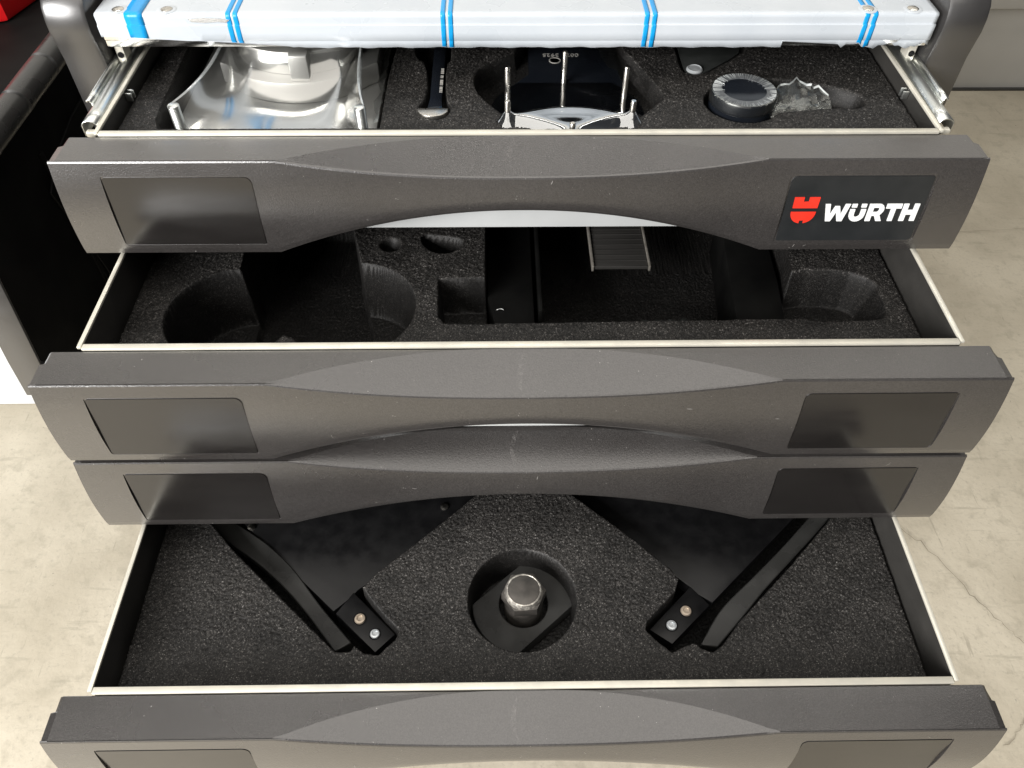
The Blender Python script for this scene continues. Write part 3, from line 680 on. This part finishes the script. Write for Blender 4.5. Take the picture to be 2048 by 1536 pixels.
# ------------------------------------------------------------------ topmost drawer: wrapped parts and wrench
# polished housing under stretched film
hs = empty('wrapped_housing', label='polished bearing housing under stretched clear film, with threaded studs, in the topmost drawer', cat='housing')
prism('base_plate', rrect(-.250, -.104, -.070, .12, .008), .085, .0915, 'pol', hs, .0008)
cx, cy = -.168, .052
arc = [(cx-.060, .12), (cx-.060, cy-.028)] + [(cx+.060*math.cos(math.radians(a)), cy-.010+.050*math.sin(math.radians(a))) for a in range(205, 340, 9)] + [(cx+.060, cy-.028), (cx+.060, .12)]
prism('body_step', arc, .0915, .108, 'pol', hs, .0015)
arc2 = [(cx-.046, .12), (cx-.046, cy-.020)] + [(cx+.046*math.cos(math.radians(a)), cy-.012+.036*math.sin(math.radians(a))) for a in range(205, 340, 9)] + [(cx+.046, cy-.020), (cx+.046, .12)]
prism('body_top', arc2, .108, .1255, 'pol', hs, .0015)
lathe('bore', [(.024, .1256), (.024, .1263), (.027, .1263), (.027, .1256)], (cx, cy+.022, 0), 'steel', hs, 40)
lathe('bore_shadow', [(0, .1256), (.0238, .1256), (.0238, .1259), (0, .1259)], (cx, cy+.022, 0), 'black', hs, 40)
lathe('oil_port', [(.0075, .1256), (.0075, .1262), (.0092, .1262), (.0092, .1256)], (cx+.026, cy-.026, 0), 'steel', hs, 28)
box('clamp_lug', cx+.000, cx+.014, -.006, .006, .1085, .1275, 'pol', hs, .0008)
def stud(x, y, z0, z1, r):
    prof = [(0, z0), (r, z0)]; z = z0
    while z < z1-.0016: prof += [(r, z), (r*.84, z+.0005), (r, z+.0010)]; z += .0011
    prof += [(r*.97, z1-.001), (r*.75, z1), (0, z1)]
    return lathe('stud', prof, (x, y, 0), 'zinc', hs, 24, 60)
stud(-.2375, -.0585, .088, .1205, .0040); stud(-.1108, -.0590, .088, .1190, .0040)
# film: concave sheet from the block's front edge down to the base, pinned on the two studs
def lerp(a, b, t): return a+(b-a)*t
TOPC = curve_pts([(-.2225, .040, .1225), (-.205, .016, .1235), (-.172, .004, .1240), (-.138, .008, .1240), (-.1190, .024, .1225)], 41)
BOTC = curve_pts([(-.2405, -.0560, .1185), (-.2290, -.0615, .1010), (-.2050, -.0640, .0935), (-.172, -.0655, .0920), (-.140, -.0645, .0935), (-.1190, -.0620, .1010), (-.1085, -.0570, .1175)], 41)
R = []
for a, b in zip(TOPC, BOTC):
    row = []
    for q in np.linspace(0, 1, 24):
        w = q**1.1; row.append((lerp(a[0], b[0], w**3.0), lerp(a[1], b[1], w**1.15), lerp(a[2], b[2], 1-(1-q)**2.3)))
    R.append(row)
grid('shrink_film', R, 'filmh', hs, 80)
for side, dx_ in ((R[0], -.0030), (R[-1], .0026)):
    rows = []
    for k, p in enumerate(side):
        w = .25+.9*math.sin(math.pi*min(1, (k+2)/26)); rows.append([p, (p[0]+dx_*w*.6, p[1]+.001, p[2]+.0006), (p[0]+dx_*w, p[1]+.002, p[2]-.0008)])
    grid('film_fold', rows, 'pleat', hs, 70)
fl2 = grid('film_edge', [[(-.1040+.002*math.sin(i*1.7), -.056+i*.009, .1045+.0015*math.sin(i*2.3)), (-.1000+.0012*math.sin(i*2.9), -.056+i*.009, .1052+.001*math.sin(i))] for i in range(14)], 'filmw', hs, 60)

# wrench with half-round head
wr = empty('half_round_wrench', label='black wrench with bright half-round steel head in its own narrow foam slot', cat='wrench')
prism('shaft', [(-.0668, .10), (-.0658, -.0200), (-.0672, -.0360), (-.0560, -.0360), (-.0568, -.0200), (-.0562, .10)], .0955, .1030, 'gloss', wr, .0010)
hp = [(-.0735, -.0368), (-.0515, -.0368)] + [(-.0625+.0110*math.cos(math.radians(a)), -.0385+.0098*math.sin(math.radians(a))) for a in range(-10, -171, -16)]
prism('head', hp, .0945, .1050, 'steel', wr, .0008)
for k in range(17):
    y = -.012+k*.0021
    if k in (4, 9, 12): continue
    w_ = random.choice((.0010, .0014, .0008))
    box('engraved_mark', -.0592, -.0592+.0022, y, y+w_, .1029, .1032, 'mark', wr)

# pinned disc under film
pd = empty('pinned_disc', label='black plate with a ring of steel pins under tented clear film in the topmost drawer', cat='pin plate')
dc = (.035, -.030)
pp = [(dc[0]+.0575*math.cos(math.radians(a)), dc[1]+.0575*math.sin(math.radians(a))) for a in range(150, 391, 8)] + [(.0795, .03), (.0790, .12), (.0090, .12), (.0085, .03)]
prism('plate', pp, .088, .0950, 'gloss', pd, .0010)
lathe('raised_ring', [(.0400, .0945), (.0400, .0957), (.0405, .0960), (.0440, .0960), (.0445, .0957), (.0445, .0945)], (dc[0], dc[1]-.004, 0), 'gloss', pd, 64)
pins = [(-.0436, .0225, .1205), (0, .0455, .1205), (.0440, .0225, .1205), (-.0440, -.0230, .1195), (.0435, -.0235, .1195), (0, -.0440, .1150)]
for (x, y, z) in pins:
    lathe('pin', [(0, .090), (.0021, .090), (.0021, z-.0007), (.0016, z), (0, z)], (dc[0]+x, dc[1]+y, 0), 'steel', pd, 20, 50)
# tent film: peaks on the three front pins
PK = [(dc[0]+x, dc[1]+y, z) for x, y, z in pins[3:]]
tri = np.array(smoothpoly([(-.0090, -.0530), (.012, -.0430), (.035, -.0385), (.058, -.0430), (.0785, -.0535), (.0560, -.0610), (.0430, -.0680), (.035, -.0760), (.0270, -.0680), (.0140, -.0610)], 1))
GX, GY = np.meshgrid(np.linspace(-.022, .094, 90), np.linspace(-.088, .014, 80))
sdt = sd_poly(GX, GY, tri); tt = np.clip(1-sdt/.011, 0, 1); tt = np.where(sdt < 0, 1, tt**1.6)
GZ = .0962+.0135*tt
for (px_, py_, pz_) in PK: GZ = np.maximum(GZ, .0962+(pz_-.0960)*np.exp(-np.hypot(GX-px_, GY-py_)/.0075))
GZ = GZ-.0016*np.exp(-((GX-.035)/.02)**2-((GY+.052)/.012)**2)
for _ in range(9): GZ[1:-1, 1:-1] = (GZ[1:-1, 1:-1]*2+GZ[:-2, 1:-1]+GZ[2:, 1:-1]+GZ[1:-1, :-2]+GZ[1:-1, 2:])/6
A = np.stack([GX, GY, GZ], -1)
me_ = [[tuple(p) for p in row] for row in A]
v = []; idm = {}; f = []
ny, nx = len(me_), len(me_[0])
def inside(i, j): p = me_[i][j]; return math.hypot(p[0]-dc[0], p[1]-dc[1]) < .0575
for i in range(ny-1):
    for j in range(nx-1):
        if all(inside(a, b) for a, b in ((i, j), (i+1, j), (i+1, j+1), (i, j+1))):
            q = []
            for (a, b) in ((i, j), (i+1, j), (i+1, j+1), (i, j+1)):
                if (a, b) not in idm: idm[(a, b)] = len(v); v.append(me_[a][b])
                q.append(idm[(a, b)])
            f.append(tuple(q))
mesh('tent_film', v, f, 'filmc', pd, 80)
fs = grid('loose_film', [[(.060+.004*i+.002*math.sin(i*2), .075-.012*i+.002*math.cos(i*3), .0975+.001*math.sin(i*1.7)), (.076+.0025*i, .080-.0118*i, .0985+.0012*math.sin(i*2.1))] for i in range(6)], 'filmw', pd, 60)
def text_mesh(body, size, loc, rotz, m, parent, name):
    c = bpy.data.curves.new('t', 'FONT'); c.body = body; c.size = size; c.extrude = .00008; c.align_x = 'CENTER'; c.align_y = 'CENTER'
    o = bpy.data.objects.new('t', c); COL.objects.link(o)
    dg = bpy.context.evaluated_depsgraph_get(); me = bpy.data.meshes.new_from_object(o.evaluated_get(dg)); bpy.data.objects.remove(o)
    me.transform(Matrix.Translation(loc) @ Matrix.Rotation(rotz, 4, 'Z')); me.materials.clear()
    return link(name, me, m, parent)
text_mesh('007   3925', .0068, (.0350, .0600, .0952), math.pi, 'mark', pd, 'engraved_number')
lathe('engraved_logo', [(.0040, .0950), (.0040, .0953), (.0048, .0953), (.0048, .0950)], (.0300, .0510, 0), 'mark', pd, 24)

# puck wrapped in film with radial pleats
pk = empty('wrapped_puck', label='round black puck in pleated clear film standing in its foam hole', cat='puck')
pc = (.1620, -.0285); pr = .0234
lathe('body', [(0, .082), (pr, .082), (pr, .1122), (pr-.0010, .1134), (0, .1134)], (pc[0], pc[1], 0), 'gloss', pk, 56)
lathe('film_edge', [(pr+.0003, .1050), (pr+.0006, .1126), (pr+.0001, .1136), (pr-.0006, .1139), (pr-.0010, .1137), (pr-.0003, .1050)], (pc[0], pc[1], 0), 'filmw', pk, 56)
lathe('film_ring', [(pr-.0075, .1132), (pr-.0075, .11375), (pr-.0008, .1138), (pr-.0008, .1132)], (pc[0], pc[1], 0), 'ringf', pk, 56)
for k in range(92):
    a = 2*math.pi*k/92+random.uniform(-.02, .02); r1 = pr-.0008; r2 = pr-random.uniform(.0040, .0095)*(1.0 if math.sin(a) > -.2 else .8)
    w1, w2 = .00045, .00018
    d = Vector((math.cos(a), math.sin(a))); n = Vector((-d.y, d.x)); c = Vector(pc); zt_ = .1139
    P = [c+d*r1+n*w1, c+d*r1-n*w1, c+d*r2-n*w2, c+d*r2+n*w2]
    mid = [(c+d*r1), (c+d*r2)]
    v = [(p.x, p.y, zt_-.0003) for p in P]+[(mid[0].x, mid[0].y, zt_+.0003), (mid[1].x, mid[1].y, zt_)]
    mesh('film_pleat', v, [(0, 4, 5, 3), (1, 2, 5, 4), (0, 1, 4), (2, 3, 5), (0, 3, 2, 1)], 'pleat' if k % 4 else 'ringf', pk)
# crumpled film scrap
rc = np.random.RandomState(5); R = []
for i in range(16):
    row = []
    for j in range(9):
        t = i/15; u = j/8
        x = .180+.048*t; y = -.041+.004*t+(.031-.020*abs(t-.55)*1.6)*u; z = .0990+.0110*u*(1-abs(t-.5)*.9)+rc.randn()*.0007*(.4+u)
        if j == 8: z += .0015*rc.rand(); y += .002*rc.randn()
        row.append((x, y, z))
    R.append(row)
cf = grid('film_scrap', R, 'filmw', None, 25); grid('torn_edge', [[(p[0], p[1]-.0006, p[2]), (p[0], p[1]+.0004, p[2]+.0008+.0006*rc.rand()), (p[0], p[1]+.0010, p[2]+.0001)] for p in [r_[8] for r_ in R]], 'pleat', cf, 40); tag(cf, 'crumpled torn piece of clear film between the puck and the end of its slot', 'film scrap')
# black plate with steel button
bp = empty('button_plate', label='thin black plate with a bright round steel button, half under the worktop', cat='plate')
prism('plate', smoothpoly([(.1285, .09), (.1280, .0240), (.1300, .0160), (.1415, .0160), (.1630, .0350), (.1800, .0520), (.1800, .09)], 1), .1010, .1024, 'tape', bp, .0004)
lathe('button', [(0, .1022), (.0064, .1022), (.0064, .1032), (.0052, .1042), (.0046, .1038), (0, .1040)], (.1362, .0215, 0), 'boltz', bp, 32)

# ------------------------------------------------------------------ left neighbour, red case, white cabinet
nb = empty('side_trolley', label='black trolley side at left with grey front edge and a thick push bar', cat='trolley')
sp = [(-.0700, .062), (-.0964, -.004), (-.1095, -.081), (-.114, -.118), (-.03, -.20), (.10, -.40), (.12, -.80), (.60, -.80), (.60, .062)]
prism('side_panel', sp, -.4240, -.4000, 'bpl', nb, .002, 'x')
fe = [(-.0700, .062), (-.0964, -.004), (-.1095, -.081), (-.114, -.118), (-.03, -.20)]
prism('front_edge', [(y-.003, z) for y, z in fe]+[(y-.0002, z) for y, z in fe[::-1]], -.4250, -.3990, 'post', nb, .001, 'x')
rec = smoothpoly([(.45, .03), (.45, -.30), (.11, -.30), (.06, -.26), (.02, -.05), (.0, .03)], 2)
prism('recess_frame', rec, -.3999, -.3965, 'bpl', nb, .002, 'x')
for k in range(3): box('panel_rib', -.3999, -.3975, .02+.10*k, .026+.10*k, -.2, .03, 'bpl', nb, .0006)
lathe('push_bar', [(0, -.11), (.0100, -.11), (.0113, -.107)] + [(r, y) for k in range(11) for (r, y) in ((.0113, -.10+.06*k), (.0095, -.0985+.06*k), (.0095, -.0970+.06*k), (.0113, -.0955+.06*k))] + [(.0113, .60), (0, .60)], (-.398, 0, .0745), 'satin', nb, 36, axis='y')
box('top_tray', -1.1, -.4305, -.06, .7, .03, .062, 'bpl', nb, .003)
rcs = prism('red_case', [(-.58, .140), (-.4755, .190), (-.4500, .300), (-.4300, .390), (-.56, .42)], .0625, .13, 'redpl', None, .004)
tag(rcs, 'corner of a bright red plastic case at the top left edge', 'case')
wc = empty('white_cabinet', label='white painted cabinet base standing on the floor behind the trolley side', cat='cabinet')
box('body', -2.0, -.72, .468, .9, FZ, -.25, 'whitep', wc, .003)
